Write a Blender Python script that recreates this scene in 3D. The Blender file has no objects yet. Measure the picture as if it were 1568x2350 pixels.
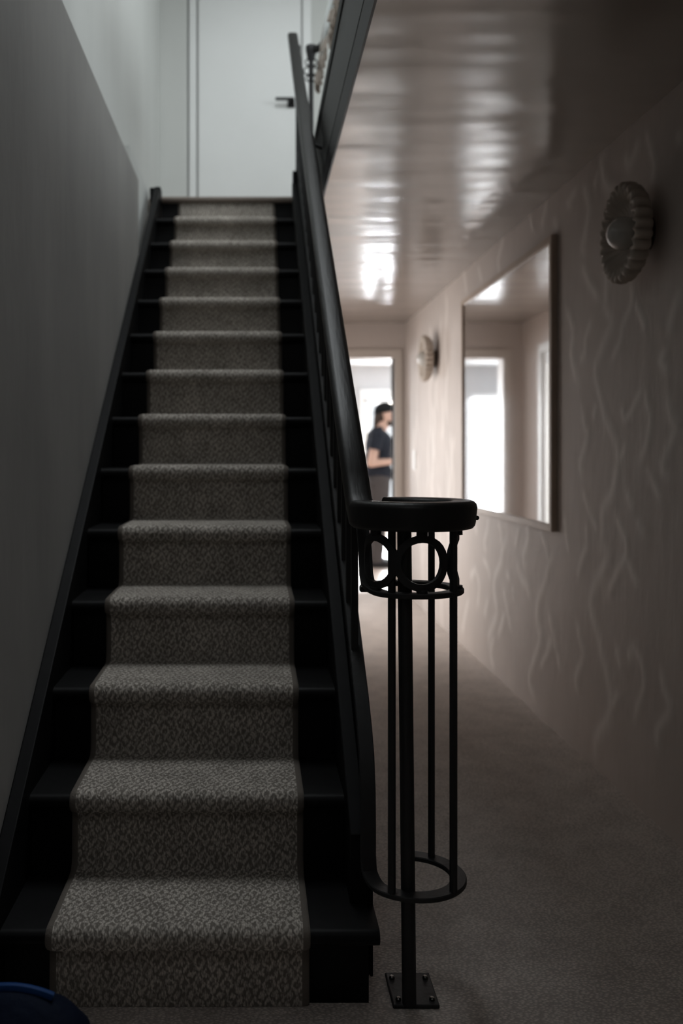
import bpy, bmesh, math, random
import numpy as np
from mathutils import Vector, Matrix

# ------------------------------------------------------------------ camera
C = bpy.context.scene.collection
F = 2100.0            # focal length in pixels of the 1568 x 2350 frame
VX, VY = 585.0, 1042.0  # where the hall direction vanishes in the frame
EYE = 1.19
cd = bpy.data.cameras.new('camera')
cam = bpy.data.objects.new('camera', cd)
C.objects.link(cam)
cam.location = (0, 0, EYE)
cam.rotation_euler = (math.pi / 2, 0, 0)
cd.sensor_fit = 'VERTICAL'
cd.sensor_height = 36.0
cd.sensor_width = 24.0
cd.lens = 36.0 * F / 2350.0
cd.shift_x = (784 - VX) / 2350.0
cd.shift_y = -(1175 - VY) / 2350.0
cd.clip_start = 0.05
cd.dof.use_dof = True
cd.dof.focus_distance = 2.0
cd.dof.aperture_fstop = 2.4
bpy.context.scene.camera = cam

# ------------------------------------------------------------------ light
vs = bpy.context.scene.view_settings
vs.view_transform = 'Standard'
vs.look = 'None'
vs.gamma = 1.0
vs.use_curve_mapping = False
vs.exposure = 0.0
w = bpy.data.worlds.new('overcast')
bpy.context.scene.world = w
w.use_nodes = True
w.node_tree.nodes['Background'].inputs[0].default_value = (0.92, 0.96, 1.0, 1)
w.node_tree.nodes['Background'].inputs[1].default_value = 1.2


def area(name, loc, target, sx, sy, power, col):
    l = bpy.data.lights.new(name, 'AREA')
    l.shape = 'RECTANGLE'
    l.size, l.size_y, l.energy, l.color = sx, sy, power, col
    o = bpy.data.objects.new(name, l)
    C.objects.link(o)
    o.location = loc
    d = Vector(target) - Vector(loc)
    o.rotation_euler = d.to_track_quat('-Z', 'Y').to_euler()
    return o


# daylight outside the far room's glazed door, its window and the hall's side door, then through three added openings
area('daylight_far', (2.25, 13.15, 1.25), (2.25, 8.0, 1.0), 2.0, 2.2, 1080, (0.94, 0.97, 1.0))
area('daylight_far_window', (-0.78, 13.15, 1.15), (-0.78, 8.0, 1.0), 0.7, 1.9, 160, (0.94, 0.97, 1.0))
area('daylight_side', (-0.25, 6.32, 1.15), (1.3, 6.32, 1.15), 1.9, 2.0, 38, (1.0, 0.94, 0.90))
area('added_light_upper', (2.9, 4.7, 4.15), (0.0, 5.2, 3.4), 1.5, 1.3, 30, (0.90, 0.98, 1.0))  # added lamp behind the made-up upper window
area('added_light_roof', (0.6, 3.5, 5.7), (0.5, 3.5, 3.0), 1.5, 2.8, 108, (0.93, 0.98, 1.0))  # added lamp above the made-up rooflight, lights stairs and landing
area('added_light_front', (-0.15, -1.6, 4.05), (-0.15, 3.5, 1.8), 0.85, 1.5, 5, (0.96, 0.98, 1.0))  # added lamp for the risers, behind the made-up front window

# ------------------------------------------------------------------ materials


def mat(name, col, rough=0.6, spec=0.5, metal=0.0, bump=None, bump_scale=30.0, bump_dist=0.002,
        stretch=(1, 1, 1), vary=0.0, vary_scale=3.0, coat=0.0, detail=4.0):
    m = bpy.data.materials.new(name)
    m.use_nodes = True
    nt = m.node_tree
    b = nt.nodes['Principled BSDF']
    b.inputs['Base Color'].default_value = (*col, 1)
    b.inputs['Roughness'].default_value = rough
    b.inputs['Specular IOR Level'].default_value = spec
    b.inputs['Metallic'].default_value = metal
    b.inputs['Coat Weight'].default_value = coat
    if bump or vary:
        geo = nt.nodes.new('ShaderNodeNewGeometry')
        mp = nt.nodes.new('ShaderNodeMapping')
        mp.inputs['Scale'].default_value = stretch
        nt.links.new(geo.outputs['Position'], mp.inputs['Vector'])
    if vary:
        n = nt.nodes.new('ShaderNodeTexNoise')
        n.inputs['Scale'].default_value = vary_scale
        n.inputs['Detail'].default_value = 5
        nt.links.new(mp.outputs[0], n.inputs['Vector'])
        r = nt.nodes.new('ShaderNodeMapRange')
        r.inputs['To Min'].default_value = 1 - vary
        r.inputs['To Max'].default_value = 1 + vary
        r.inputs['From Min'].default_value = 0.3
        r.inputs['From Max'].default_value = 0.7
        nt.links.new(n.outputs['Fac'], r.inputs['Value'])
        mx = nt.nodes.new('ShaderNodeMix')
        mx.data_type = 'RGBA'
        mx.blend_type = 'MULTIPLY'
        mx.inputs['Factor'].default_value = 1
        mx.inputs['A'].default_value = (*col, 1)
        nt.links.new(r.outputs[0], mx.inputs['B'])
        nt.links.new(mx.outputs['Result'], b.inputs['Base Color'])
    if bump:
        if bump == 'noise':
            t = nt.nodes.new('ShaderNodeTexNoise')
            t.inputs['Detail'].default_value = detail
            out = t.outputs['Fac']
        else:
            t = nt.nodes.new('ShaderNodeTexVoronoi')
            out = t.outputs['Distance']
        t.inputs['Scale'].default_value = bump_scale
        nt.links.new(mp.outputs[0], t.inputs['Vector'])
        bp = nt.nodes.new('ShaderNodeBump')
        bp.inputs['Distance'].default_value = bump_dist
        bp.inputs['Strength'].default_value = 1.0
        nt.links.new(out, bp.inputs['Height'])
        nt.links.new(bp.outputs[0], b.inputs['Normal'])
    return m


def carpet(name, c_dark, c_light, runner):
    """Woven loop carpet: loops as fine relief, for the runner a lozenge weave as well."""
    m = bpy.data.materials.new(name)
    m.use_nodes = True
    nt = m.node_tree
    N, L = nt.nodes, nt.links
    b = N['Principled BSDF']
    b.inputs['Roughness'].default_value = 0.95
    b.inputs['Specular IOR Level'].default_value = 0.12
    b.inputs['Sheen Weight'].default_value = 0.0 if runner else 1.0
    b.inputs['Sheen Roughness'].default_value = 0.35
    b.inputs['Sheen Tint'].default_value = (0.9, 0.82, 0.77, 1)

    def math_(op, a, bb=None):
        n = N.new('ShaderNodeMath')
        n.operation = op
        for i, v in enumerate((a, bb)):
            if v is None:
                continue
            if isinstance(v, (int, float)):
                n.inputs[i].default_value = v
            else:
                L.new(v, n.inputs[i])
        return n.outputs[0]
    if runner:
        uv = N.new('ShaderNodeUVMap')
        vec = uv.outputs[0]
    else:
        geo = N.new('ShaderNodeNewGeometry')
        vec = geo.outputs['Position']
    # wobble the weave a little so that it reads as yarn
    nz = N.new('ShaderNodeTexNoise')
    nz.inputs['Scale'].default_value = 60
    nz.inputs['Detail'].default_value = 2
    L.new(vec, nz.inputs['Vector'])
    sep = N.new('ShaderNodeSeparateXYZ')
    L.new(vec, sep.inputs[0])
    mp = N.new('ShaderNodeMapping')
    mp.inputs['Scale'].default_value = (1.5, 0.7, 1) if runner else (0.75, 1.35, 1)
    mp.inputs['Rotation'].default_value = (0, 0, 0 if runner else 0.5)
    L.new(vec, mp.inputs['Vector'])
    vor = N.new('ShaderNodeTexVoronoi')
    vor.inputs['Scale'].default_value = 170 if runner else 150
    L.new(mp.outputs[0], vor.inputs['Vector'])
    loops = math_('SUBTRACT', 1.0, math_('MULTIPLY', vor.outputs['Distance'], 1.35))
    if runner:
        wob = math_('MULTIPLY', math_('SUBTRACT', nz.outputs['Fac'], 0.5), 0.55)
        px = math_('ADD', math_('MULTIPLY', sep.outputs['X'], 1 / 0.030), wob)
        py = math_('ADD', math_('MULTIPLY', sep.outputs['Y'], 1 / 0.046), wob)
        dx = math_('ABSOLUTE', math_('SUBTRACT', math_('FRACT', px), 0.5))
        dy = math_('ABSOLUTE', math_('SUBTRACT', math_('FRACT', py), 0.5))
        loz = math_('ADD', dx, dy)
        s = math_('SINE', math_('MULTIPLY', loz, 2 * math.pi * 2.0))
        weave = math_('MULTIPLY', math_('ADD', s, 1.0), 0.5)
        fac = math_('ADD', math_('MULTIPLY', weave, 0.42), math_('MULTIPLY', loops, 0.58))
    else:
        fac = loops
    cr = N.new('ShaderNodeValToRGB')
    cr.color_ramp.elements[0].position = 0.18
    cr.color_ramp.elements[0].color = (*c_dark, 1)
    cr.color_ramp.elements[1].position = 0.85
    cr.color_ramp.elements[1].color = (*c_light, 1)
    L.new(fac, cr.inputs[0])
    # broad unevenness of the yarn colour
    n2 = N.new('ShaderNodeTexNoise')
    n2.inputs['Scale'].default_value = 9
    n2.inputs['Detail'].default_value = 6
    L.new(vec, n2.inputs['Vector'])
    mr = N.new('ShaderNodeMapRange')
    mr.inputs['From Min'].default_value = 0.3
    mr.inputs['From Max'].default_value = 0.7
    mr.inputs['To Min'].default_value = 0.85
    mr.inputs['To Max'].default_value = 1.15
    L.new(n2.outputs['Fac'], mr.inputs['Value'])
    mx = N.new('ShaderNodeMix')
    mx.data_type = 'RGBA'
    mx.blend_type = 'MULTIPLY'
    mx.inputs['Factor'].default_value = 1
    L.new(cr.outputs[0], mx.inputs['A'])
    L.new(mr.outputs[0], mx.inputs['B'])
    L.new(mx.outputs['Result'], b.inputs['Base Color'])
    bp = N.new('ShaderNodeBump')
    bp.inputs['Distance'].default_value = 0.003
    bp.inputs['Strength'].default_value = 0.7
    L.new(fac, bp.inputs['Height'])
    L.new(bp.outputs[0], b.inputs['Normal'])
    return m


def vein_plaster(name, base, ridge):
    m = mat(name, base, rough=0.62, spec=0.35, bump='noise', bump_scale=9, bump_dist=0.006, stretch=(1, 1, 0.35))
    nt = m.node_tree
    b = nt.nodes['Principled BSDF']
    at = nt.nodes.new('ShaderNodeAttribute')
    at.attribute_name = 'ridge'
    n = nt.nodes.new('ShaderNodeTexNoise')
    n.inputs['Scale'].default_value = 2.2
    n.inputs['Detail'].default_value = 4
    g = nt.nodes.new('ShaderNodeNewGeometry')
    nt.links.new(g.outputs['Position'], n.inputs['Vector'])
    mr = nt.nodes.new('ShaderNodeMapRange')
    mr.inputs['From Min'].default_value = 0.3
    mr.inputs['From Max'].default_value = 0.7
    mr.inputs['To Min'].default_value = 0.93
    mr.inputs['To Max'].default_value = 1.07
    nt.links.new(n.outputs['Fac'], mr.inputs['Value'])
    mx = nt.nodes.new('ShaderNodeMix')
    mx.data_type = 'RGBA'
    mx.inputs['A'].default_value = (*base, 1)
    mx.inputs['B'].default_value = (*ridge, 1)
    nt.links.new(at.outputs['Fac'], mx.inputs['Factor'])
    m2 = nt.nodes.new('ShaderNodeMix')
    m2.data_type = 'RGBA'
    m2.blend_type = 'MULTIPLY'
    m2.inputs['Factor'].default_value = 1
    nt.links.new(mx.outputs['Result'], m2.inputs['A'])
    nt.links.new(mr.outputs[0], m2.inputs['B'])
    nt.links.new(m2.outputs['Result'], b.inputs['Base Color'])
    return m


def pane_mat(name, tint=(1, 1, 1), gloss=0.08):
    m = bpy.data.materials.new(name)
    m.use_nodes = True
    nt = m.node_tree
    nt.nodes.remove(nt.nodes['Principled BSDF'])
    t = nt.nodes.new('ShaderNodeBsdfTransparent')
    t.inputs[0].default_value = (*tint, 1)
    g = nt.nodes.new('ShaderNodeBsdfGlossy')
    g.inputs['Roughness'].default_value = 0.02
    x = nt.nodes.new('ShaderNodeMixShader')
    x.inputs[0].default_value = gloss
    nt.links.new(t.outputs[0], x.inputs[1])
    nt.links.new(g.outputs[0], x.inputs[2])
    nt.links.new(x.outputs[0], nt.nodes['Material Output'].inputs[0])
    return m


M = {}
TAUPE = (0.60, 0.535, 0.495)
M['hall_plaster'] = mat('hall_plaster', TAUPE, 0.62, 0.35, bump='noise', bump_scale=8, bump_dist=0.004)
M['vein_plaster'] = vein_plaster('vein_plaster', (0.585, 0.52, 0.48), (0.74, 0.68, 0.635))  # lighter ridge colour paints in the light the veins catch
M['gloss_ceiling'] = mat('gloss_ceiling', (0.35, 0.308, 0.28), 0.2, 1.0, bump='noise', bump_scale=2.2, bump_dist=0.009,
                         stretch=(0.7, 2.4, 1), detail=1.0)
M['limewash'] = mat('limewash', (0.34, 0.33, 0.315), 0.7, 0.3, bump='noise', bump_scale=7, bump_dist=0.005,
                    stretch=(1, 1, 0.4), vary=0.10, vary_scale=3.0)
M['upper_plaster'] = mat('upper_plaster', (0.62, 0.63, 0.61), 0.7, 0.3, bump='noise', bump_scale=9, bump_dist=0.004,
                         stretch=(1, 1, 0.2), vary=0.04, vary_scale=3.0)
M['white_wall'] = mat('white_wall', (0.50, 0.51, 0.52), 0.6, 0.4, vary=0.02)
M['white_paint'] = mat('white_paint', (0.80, 0.81, 0.80), 0.35, 0.5, vary=0.015)
M['cream_paint'] = mat('cream_paint', (0.62, 0.56, 0.51), 0.4, 0.5, vary=0.02)
M['black_paint'] = mat('black_paint', (0.0045, 0.0045, 0.005), 0.5, 0.14, bump='noise', bump_scale=40, bump_dist=0.0006,
                       vary=0.15, vary_scale=12)
M['gloss_black'] = mat('gloss_black', (0.010, 0.009, 0.0095), 0.5, 0.2, vary=0.1, vary_scale=8)
M['iron'] = mat('iron', (0.010, 0.010, 0.011), 0.6, 0.5, bump='noise', bump_scale=90, bump_dist=0.0008, vary=0.2, vary_scale=30)
M['rail_wood'] = mat('rail_wood', (0.012, 0.0115, 0.011), 0.42, 0.35, bump='noise', bump_scale=30, bump_dist=0.0006,
                     stretch=(4, 0.4, 0.6), vary=0.2, vary_scale=20)
M['fascia'] = mat('fascia', (0.027, 0.0265, 0.025), 0.5, 0.25, vary=0.12, vary_scale=6, bump='noise', bump_scale=15, bump_dist=0.001)
M['edge_wood'] = mat('edge_wood', (0.20, 0.165, 0.14), 0.5, 0.4, vary=0.15, vary_scale=12, stretch=(0.3, 4, 4))
M['steel'] = mat('steel', (0.14, 0.135, 0.13), 0.25, 0.5, metal=1.0, vary=0.05, vary_scale=40)
M['floor_carpet'] = carpet('floor_carpet', (0.47, 0.42, 0.385), (0.86, 0.785, 0.725), False)
M['runner_carpet'] = carpet('runner_carpet', (0.20, 0.18, 0.158), (0.66, 0.605, 0.545), True)
M['runner_binding'] = mat('runner_binding', (0.16, 0.14, 0.122), 0.9, 0.15, bump='noise', bump_scale=220, bump_dist=0.0015)
M['oak'] = mat('oak', (0.52, 0.42, 0.345), 0.5, 0.4, bump='noise', bump_scale=25, bump_dist=0.0008, stretch=(4, 0.5, 0.5),
               vary=0.10, vary_scale=10)
M['oak_dark'] = mat('oak_dark', (0.055, 0.040, 0.033), 0.55, 0.35, vary=0.12, vary_scale=10)
M['pale_floor'] = mat('pale_floor', (0.60, 0.48, 0.40), 0.4, 0.5, vary=0.12, vary_scale=4, stretch=(6, 0.6, 1))
M['mirror_glass'] = mat('mirror_glass', (0.80, 0.81, 0.82), 0.035, 0.5, metal=1.0, vary=0.01)
M['ceramic'] = mat('ceramic', (0.50, 0.435, 0.375), 0.5, 0.4, bump='noise', bump_scale=50, bump_dist=0.001, vary=0.08, vary_scale=14)
M['frosted'] = mat('frosted', (0.52, 0.50, 0.47), 0.16, 0.6, vary=0.02)
M['bronze'] = mat('bronze', (0.035, 0.022, 0.016), 0.4, 0.5, vary=0.15, vary_scale=20)
M['switch'] = mat('switch', (0.78, 0.77, 0.75), 0.3, 0.5, vary=0.01)
M['pane'] = pane_mat('pane')
M['shawl'] = mat('shawl', (0.74, 0.76, 0.76), 0.9, 0.2, bump='noise', bump_scale=160, bump_dist=0.001, vary=0.03)
M['shawl_stripe'] = mat('shawl_stripe', (0.37, 0.32, 0.28), 0.9, 0.2, bump='noise', bump_scale=160, bump_dist=0.001, vary=0.05)
M['navy'] = mat('navy', (0.002, 0.006, 0.020), 0.7, 0.12, bump='noise', bump_scale=35, bump_dist=0.004, vary=0.2, vary_scale=15)  # bag side away from the light, shade darkened into the base colour
M['blue_lit'] = mat('blue_lit', (0.005, 0.045, 0.17), 0.6, 0.2, vary=0.1, vary_scale=20)  # top light on the bag's edge, painted as a brighter blue
M['skin'] = mat('skin', (0.62, 0.40, 0.31), 0.5, 0.4, vary=0.05, vary_scale=9)
M['tee'] = mat('tee', (0.022, 0.025, 0.034), 0.85, 0.2, bump='noise', bump_scale=14, bump_dist=0.012, vary=0.1, vary_scale=20)
M['trousers'] = mat('trousers', (0.075, 0.066, 0.064), 0.85, 0.2, bump='noise', bump_scale=12, bump_dist=0.012, vary=0.1, vary_scale=14)
M['hair'] = mat('hair', (0.055, 0.034, 0.024), 0.6, 0.4, bump='noise', bump_scale=40, bump_dist=0.004, stretch=(3, 3, 0.4), vary=0.3,
                vary_scale=30)
M['cap'] = mat('cap', (0.012, 0.012, 0.013), 0.8, 0.2, vary=0.1, vary_scale=30)
M['shoe'] = mat('shoe', (0.018, 0.017, 0.018), 0.6, 0.3, vary=0.1, vary_scale=30)
M['eye'] = mat('eye', (0.05, 0.035, 0.03), 0.2, 0.5, vary=0.05)
bm_ = bpy.data.materials.new('bulb')
bm_.use_nodes = True
bm_.node_tree.nodes['Principled BSDF'].inputs['Emission Color'].default_value = (1, 0.93, 0.84, 1)
bm_.node_tree.nodes['Principled BSDF'].inputs['Emission Strength'].default_value = 6
M['bulb'] = bm_

# ------------------------------------------------------------------ mesh helpers


class MB:
    def __init__(s):
        s.v, s.f = [], []

    def add(s, vs_, fs):
        b = len(s.v)
        s.v += [tuple(x) for x in vs_]
        s.f += [tuple(b + i for i in f) for f in fs]
        return s

    def box(s, x0, x1, y0, y1, z0, z1):
        return s.add([(x0, y0, z0), (x1, y0, z0), (x1, y1, z0), (x0, y1, z0),
                      (x0, y0, z1), (x1, y0, z1), (x1, y1, z1), (x0, y1, z1)],
                     [(0, 3, 2, 1), (4, 5, 6, 7), (0, 1, 5, 4), (1, 2, 6, 5), (2, 3, 7, 6), (3, 0, 4, 7)])

    def prism_x(s, poly, x0, x1):
        """polygon in (y, z), extruded along x"""
        n = len(poly)
        return s.add([(x0, y, z) for y, z in poly] + [(x1, y, z) for y, z in poly],
                     [tuple(range(n)), tuple(range(2 * n - 1, n - 1, -1))] +
                     [(i, n + i, n + (i + 1) % n, (i + 1) % n) for i in range(n)])

    def sweep(s, prof, path, closed=False, side=None):
        """prof: (side, up) points; path: 3D points. The side vector stays horizontal."""
        path = [Vector(p) for p in path]
        n, m = len(path), len(prof)
        vs_ = []
        last = None
        for i, p in enumerate(path):
            a = path[(i - 1) % n] if closed or i > 0 else p
            b = path[(i + 1) % n] if closed or i < n - 1 else p
            t = (b - a).normalized()
            h = Vector((t.x, t.y, 0))
            if side is not None:
                sd = Vector(side)
            elif h.length > 0.25:
                sd = Vector((h.y, -h.x, 0)).normalized()
            else:
                sd = last if last is not None else Vector((1, 0, 0))
            last = sd
            up = sd.cross(t).normalized()
            for u, q in prof:
                vs_.append(p + sd * u + up * q)
        fs = []
        for i in range(n if closed else n - 1):
            j = (i + 1) % n
            for k in range(m):
                l = (k + 1) % m
                fs.append((i * m + k, i * m + l, j * m + l, j * m + k))
        if not closed:
            fs.append(tuple(range(m - 1, -1, -1)))
            fs.append(tuple((n - 1) * m + k for k in range(m)))
        return s.add(vs_, fs)

    def tube(s, path, r, seg=10, closed=False):
        return s.sweep([(r * math.cos(2 * math.pi * k / seg), r * math.sin(2 * math.pi * k / seg)) for k in range(seg)],
                       path, closed)

    def lathe(s, prof, seg=24, mtx=None, mod=None):
        """prof: (radius, height) about local z; mod(theta, i) scales the radius"""
        m = len(prof)
        vs_ = []
        for k in range(seg):
            th = 2 * math.pi * k / seg
            for i, (r, h) in enumerate(prof):
                rr = r * (mod(th, i) if mod else 1)
                p = Vector((rr * math.cos(th), rr * math.sin(th), h))
                vs_.append(mtx @ p if mtx else p)
        fs = []
        for k in range(seg):
            l = (k + 1) % seg
            for i in range(m - 1):
                fs.append((k * m + i, l * m + i, l * m + i + 1, k * m + i + 1))
        b = s.add(vs_, fs)
        off = len(s.v) - len(vs_)
        if prof[0][0] > 1e-6:
            s.f.append(tuple(off + k * m for k in range(seg - 1, -1, -1)))
        if prof[-1][0] > 1e-6:
            s.f.append(tuple(off + k * m + m - 1 for k in range(seg)))
        return b

    def ellipsoid(s, c, r, seg=20, rings=12, rot=None):
        vs_, fs = [], []
        for i in range(rings + 1):
            a = math.pi * i / rings
            for k in range(seg):
                th = 2 * math.pi * k / seg
                p = Vector((r[0] * math.sin(a) * math.cos(th), r[1] * math.sin(a) * math.sin(th), r[2] * math.cos(a)))
                if rot:
                    p = rot @ p
                vs_.append(Vector(c) + p)
        for i in range(rings):
            for k in range(seg):
                l = (k + 1) % seg
                fs.append((i * seg + k, (i + 1) * seg + k, (i + 1) * seg + l, i * seg + l))
        return s.add(vs_, fs)

    def capsule(s, a, b, ra, rb, seg=14, flat=1.0, flat_dir=None):
        """tapered limb between a and b with round ends"""
        a, b = Vector(a), Vector(b)
        t = (b - a).normalized()
        ref = Vector((0, 1, 0)) if abs(t.y) < 0.8 else Vector((1, 0, 0))
        u = ref - t * ref.dot(t)
        u.normalize()
        v = t.cross(u)
        rows = []
        for q in (90, 65, 40, 18):
            q = math.radians(q)
            rows.append((a - t * ra * math.sin(q), ra * math.cos(q)))
        rows.append((a, ra))
        rows.append(((a + b) / 2, (ra + rb) / 2))
        rows.append((b, rb))
        for q in (18, 40, 65, 90):
            q = math.radians(q)
            rows.append((b + t * rb * math.sin(q), rb * math.cos(q)))
        vs_, fs = [], []
        for p, r in rows:
            for k in range(seg):
                th = 2 * math.pi * k / seg
                vs_.append(p + u * max(r, 1e-5) * math.cos(th) * flat + v * max(r, 1e-5) * math.sin(th))
        for i in range(len(rows) - 1):
            for k in range(seg):
                l = (k + 1) % seg
                fs.append((i * seg + k, i * seg + l, (i + 1) * seg + l, (i + 1) * seg + k))
        return s.add(vs_, fs)

    def mesh(s, name):
        me = bpy.data.meshes.new(name)
        me.from_pydata(s.v, [], s.f)
        bm = bmesh.new()
        bm.from_mesh(me)
        bmesh.ops.remove_doubles(bm, verts=bm.verts, dist=1e-6)
        bmesh.ops.recalc_face_normals(bm, faces=bm.faces)
        bm.to_mesh(me)
        bm.free()
        return me

    def build(s, name, material, parent=None, smooth=False, bevel=0.0, angle=35):
        me = s.mesh(name)
        o = bpy.data.objects.new(name, me)
        C.objects.link(o)
        me.materials.append(material)
        if smooth:
            me.shade_smooth()
            me.set_sharp_from_angle(angle=math.radians(angle))
        if bevel:
            b = o.modifiers.new('bevel', 'BEVEL')
            b.width = bevel
            b.segments = 2
            b.limit_method = 'ANGLE'
        if parent:
            o.parent = parent
            o.matrix_parent_inverse = parent.matrix_basis.inverted()
        return o


def tag(o, label=None, cat=None, group=None, kind=None):
    for k, v in (('label', label), ('category', cat), ('group', group), ('kind', kind)):
        if v:
            o[k] = v
    return o


def thing(name, label, cat, loc=(0, 0, 0), group=None):
    o = bpy.data.objects.new(name, None)
    C.objects.link(o)
    o.location = loc
    o.empty_display_size = 0.1
    return tag(o, label, cat, group)


def struct(name, mb, material, label=None, parent=None, **k):
    o = mb.build(name, material, parent, **k)
    if not parent:
        o['kind'] = 'structure'
        if label:
            o['label'] = label
    return o


def rounded(w_, h_, r, n=4):
    """rounded rectangle profile centred on the origin"""
    pts = []
    for cx, cy, a0 in ((w_ / 2 - r, h_ / 2 - r, 0), (-w_ / 2 + r, h_ / 2 - r, 90), (-w_ / 2 + r, -h_ / 2 + r, 180), (w_ / 2 - r, -h_ / 2 + r, 270)):
        for k in range(n + 1):
            a = math.radians(a0 + 90 * k / n)
            pts.append((cx + r * math.cos(a), cy + r * math.sin(a)))
    return pts


# ------------------------------------------------------------------ main dimensions (metres)
FLOOR = 0.015
RISE, GO = 0.19, 0.2535
NOSE0 = 1.913                # depth of the lowest nosing
XL, XR = -0.535, 0.212       # between the strings
XWL = -0.568                 # clad wall beside the stairs
XW = 1.275                   # veined wall of the hall
CEIL = 2.30
UP = 14 * RISE               # upper floor
YEND = 7.76
XUP = -0.68


def nose_z(y):
    return RISE + (y - NOSE0) * RISE / GO


# ------------------------------------------------------------------ the setting
struct('floor', MB().box(-0.9, XW + 0.1, -1.3, YEND, -0.1, FLOOR), M['floor_carpet'], 'taupe looped carpet laid through the whole hall')
struct('floor_far_room', MB().box(-1.2, 3.6, YEND, 12.9, -0.1, 0.012), M['pale_floor'], 'pale wooden floor of the bright room beyond the hall')
struct('ceiling', MB().box(0.299, XW + 0.1, -1.3, YEND + 0.02, CEIL, 2.40), M['gloss_ceiling'], 'glossy taupe hall ceiling with soft window reflections')
struct('floor_upper', MB().box(0.306, 2.6, -1.3, 5.2, 2.402, UP), M['edge_wood'], 'upper storey floor over the hall')
struct('floor_landing', MB().box(-0.9, 2.6, NOSE0 + 13 * GO + 0.06, 6.7, 2.44, UP - 0.0005), M['edge_wood'], 'landing floor at the head of the stairs')
cu = MB().box(-0.95, -0.5, -1.4, 6.8, 5.2, 5.3).box(1.3, 2.7, -1.4, 6.8, 5.2, 5.3).box(-0.5, 1.3, -1.4, 2.2, 5.2, 5.3).box(-0.5, 1.3, 4.8, 6.8, 5.2, 5.3)
sk = struct('added_rooflight', MB().box(-0.5, -0.44, 2.2, 4.8, 5.22, 5.32).box(1.24, 1.3, 2.2, 4.8, 5.22, 5.32).box(-0.44, 1.24, 2.2, 2.26, 5.22, 5.32).box(-0.44, 1.24, 4.74, 4.8, 5.22, 5.32), M['white_paint'], 'rooflight added over the stairwell to light the stairs')  # invented opening that lets light down the stairwell
struct('window_pane', MB().box(-0.44, 1.24, 2.26, 4.74, 5.26, 5.266), M['pane'], parent=sk)
struct('ceiling_upper', cu, M['upper_plaster'], 'upper storey ceiling')
struct('wall_left', MB().box(-0.9, XUP, -1.3, 6.6, 0, 5.2), M['upper_plaster'], 'pale plastered upper wall set back above the stair wall')
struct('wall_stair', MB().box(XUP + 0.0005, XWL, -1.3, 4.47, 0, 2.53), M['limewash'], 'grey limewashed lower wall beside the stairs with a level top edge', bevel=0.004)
struct('wall_stair_head', MB().box(XUP + 0.0005, -0.612, 4.4705, 5.35, 0, UP + 0.04), M['upper_plaster'], 'pale wall piece at the head of the stairs')
wb = MB().box(-0.95, -0.6, -1.42, -1.3, 0, 5.3).box(0.28, 2.7, -1.42, -1.3, 0, 5.3).box(-0.6, 0.28, -1.42, -1.3, 0, 3.3).box(-0.6, 0.28, -1.42, -1.3, 4.8, 5.3)
struct('wall_back', wb, M['hall_plaster'], 'front wall behind the viewer with an added window high over the entrance')
w3 = MB().box(-0.6, -0.55, -1.40, -1.32, 3.3, 4.8).box(0.23, 0.28, -1.40, -1.32, 3.3, 4.8).box(-0.55, 0.23, -1.40, -1.32, 3.3, 3.35).box(-0.55, 0.23, -1.40, -1.32, 4.75, 4.8)
w3o = struct('added_window_3', w3, M['white_paint'], 'white framed window added over the entrance to light the risers')  # invented opening for frontal light on the stairs
struct('window_pane', MB().box(-0.55, 0.23, -1.365, -1.36, 3.35, 4.75), M['pane'], parent=w3o)
# side wall with an upper window invented to light the landing
wu = MB()
wu.box(2.5, 2.62, -1.3, 3.9, 2.4, 5.2).box(2.5, 2.62, 5.5, 6.7, 2.4, 5.2).box(2.5, 2.62, 3.9, 5.5, 2.4, 3.4).box(2.5, 2.62, 3.9, 5.5, 4.9, 5.2)
struct('wall_upper_side', wu, M['upper_plaster'], 'upper storey wall with the added landing window')
wf = MB()
wf.box(2.49, 2.56, 3.9, 3.95, 3.4, 4.9).box(2.49, 2.56, 5.45, 5.5, 3.4, 4.9).box(2.49, 2.56, 3.95, 5.45, 3.4, 3.45).box(2.49, 2.56, 3.95, 5.45, 4.85, 4.9).box(2.5, 2.55, 4.675, 4.725, 3.45, 4.85)
win1 = struct('added_window_1', wf, M['white_paint'], 'white framed window added to light the landing')
struct('window_pane', MB().box(2.52, 2.526, 3.95, 5.45, 3.45, 4.85), M['pane'], parent=win1)

# upper end wall with its flush door: gaps around leaf and frame are real gaps


def up_x(px):
    return (px - VX) * 6.6 / F


g0, f0, f1, d0, d1 = up_x(430), up_x(434.5), up_x(451), up_x(455.5), up_x(691.5)
dr = up_x(695)
DT = 4.74
we = MB()
we.box(-0.9, g0, 6.6, 6.75, UP, 5.2).box(dr + 0.06, 2.6, 6.6, 6.75, UP, 5.2).box(g0, dr + 0.06, 6.6, 6.75, DT + 0.09, 5.2)
we.box(g0, dr + 0.06, 6.66, 6.75, UP, DT + 0.09)
struct('wall_end_upper', we, M['upper_plaster'], 'pale end wall of the landing')
fr = MB().box(f0, f1, 6.6, 6.66, UP, DT + 0.075).box(dr, dr + 0.06, 6.6, 6.66, UP, DT + 0.075).box(f1, dr, 6.6, 6.66, DT + 0.008, DT + 0.075)
struct('trim_1', fr, M['white_paint'], 'flush white frame around the landing door', bevel=0.002)
dl = struct('door_1', MB().box(d0, d1, 6.602, 6.655, UP + 0.006, DT), M['white_paint'], 'flush white door at the head of the stairs', bevel=0.002)
hz = EYE + (VY - 238) * 6.6 / F
struct('handle_rose', MB().box(up_x(660), up_x(677), 6.594, 6.602, hz - 0.029, hz + 0.029), M['iron'], parent=dl)['label'] = 'square black rose'
hl = MB().box(up_x(665), up_x(675), 6.545, 6.594, hz + 0.004, hz + 0.024)
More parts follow.
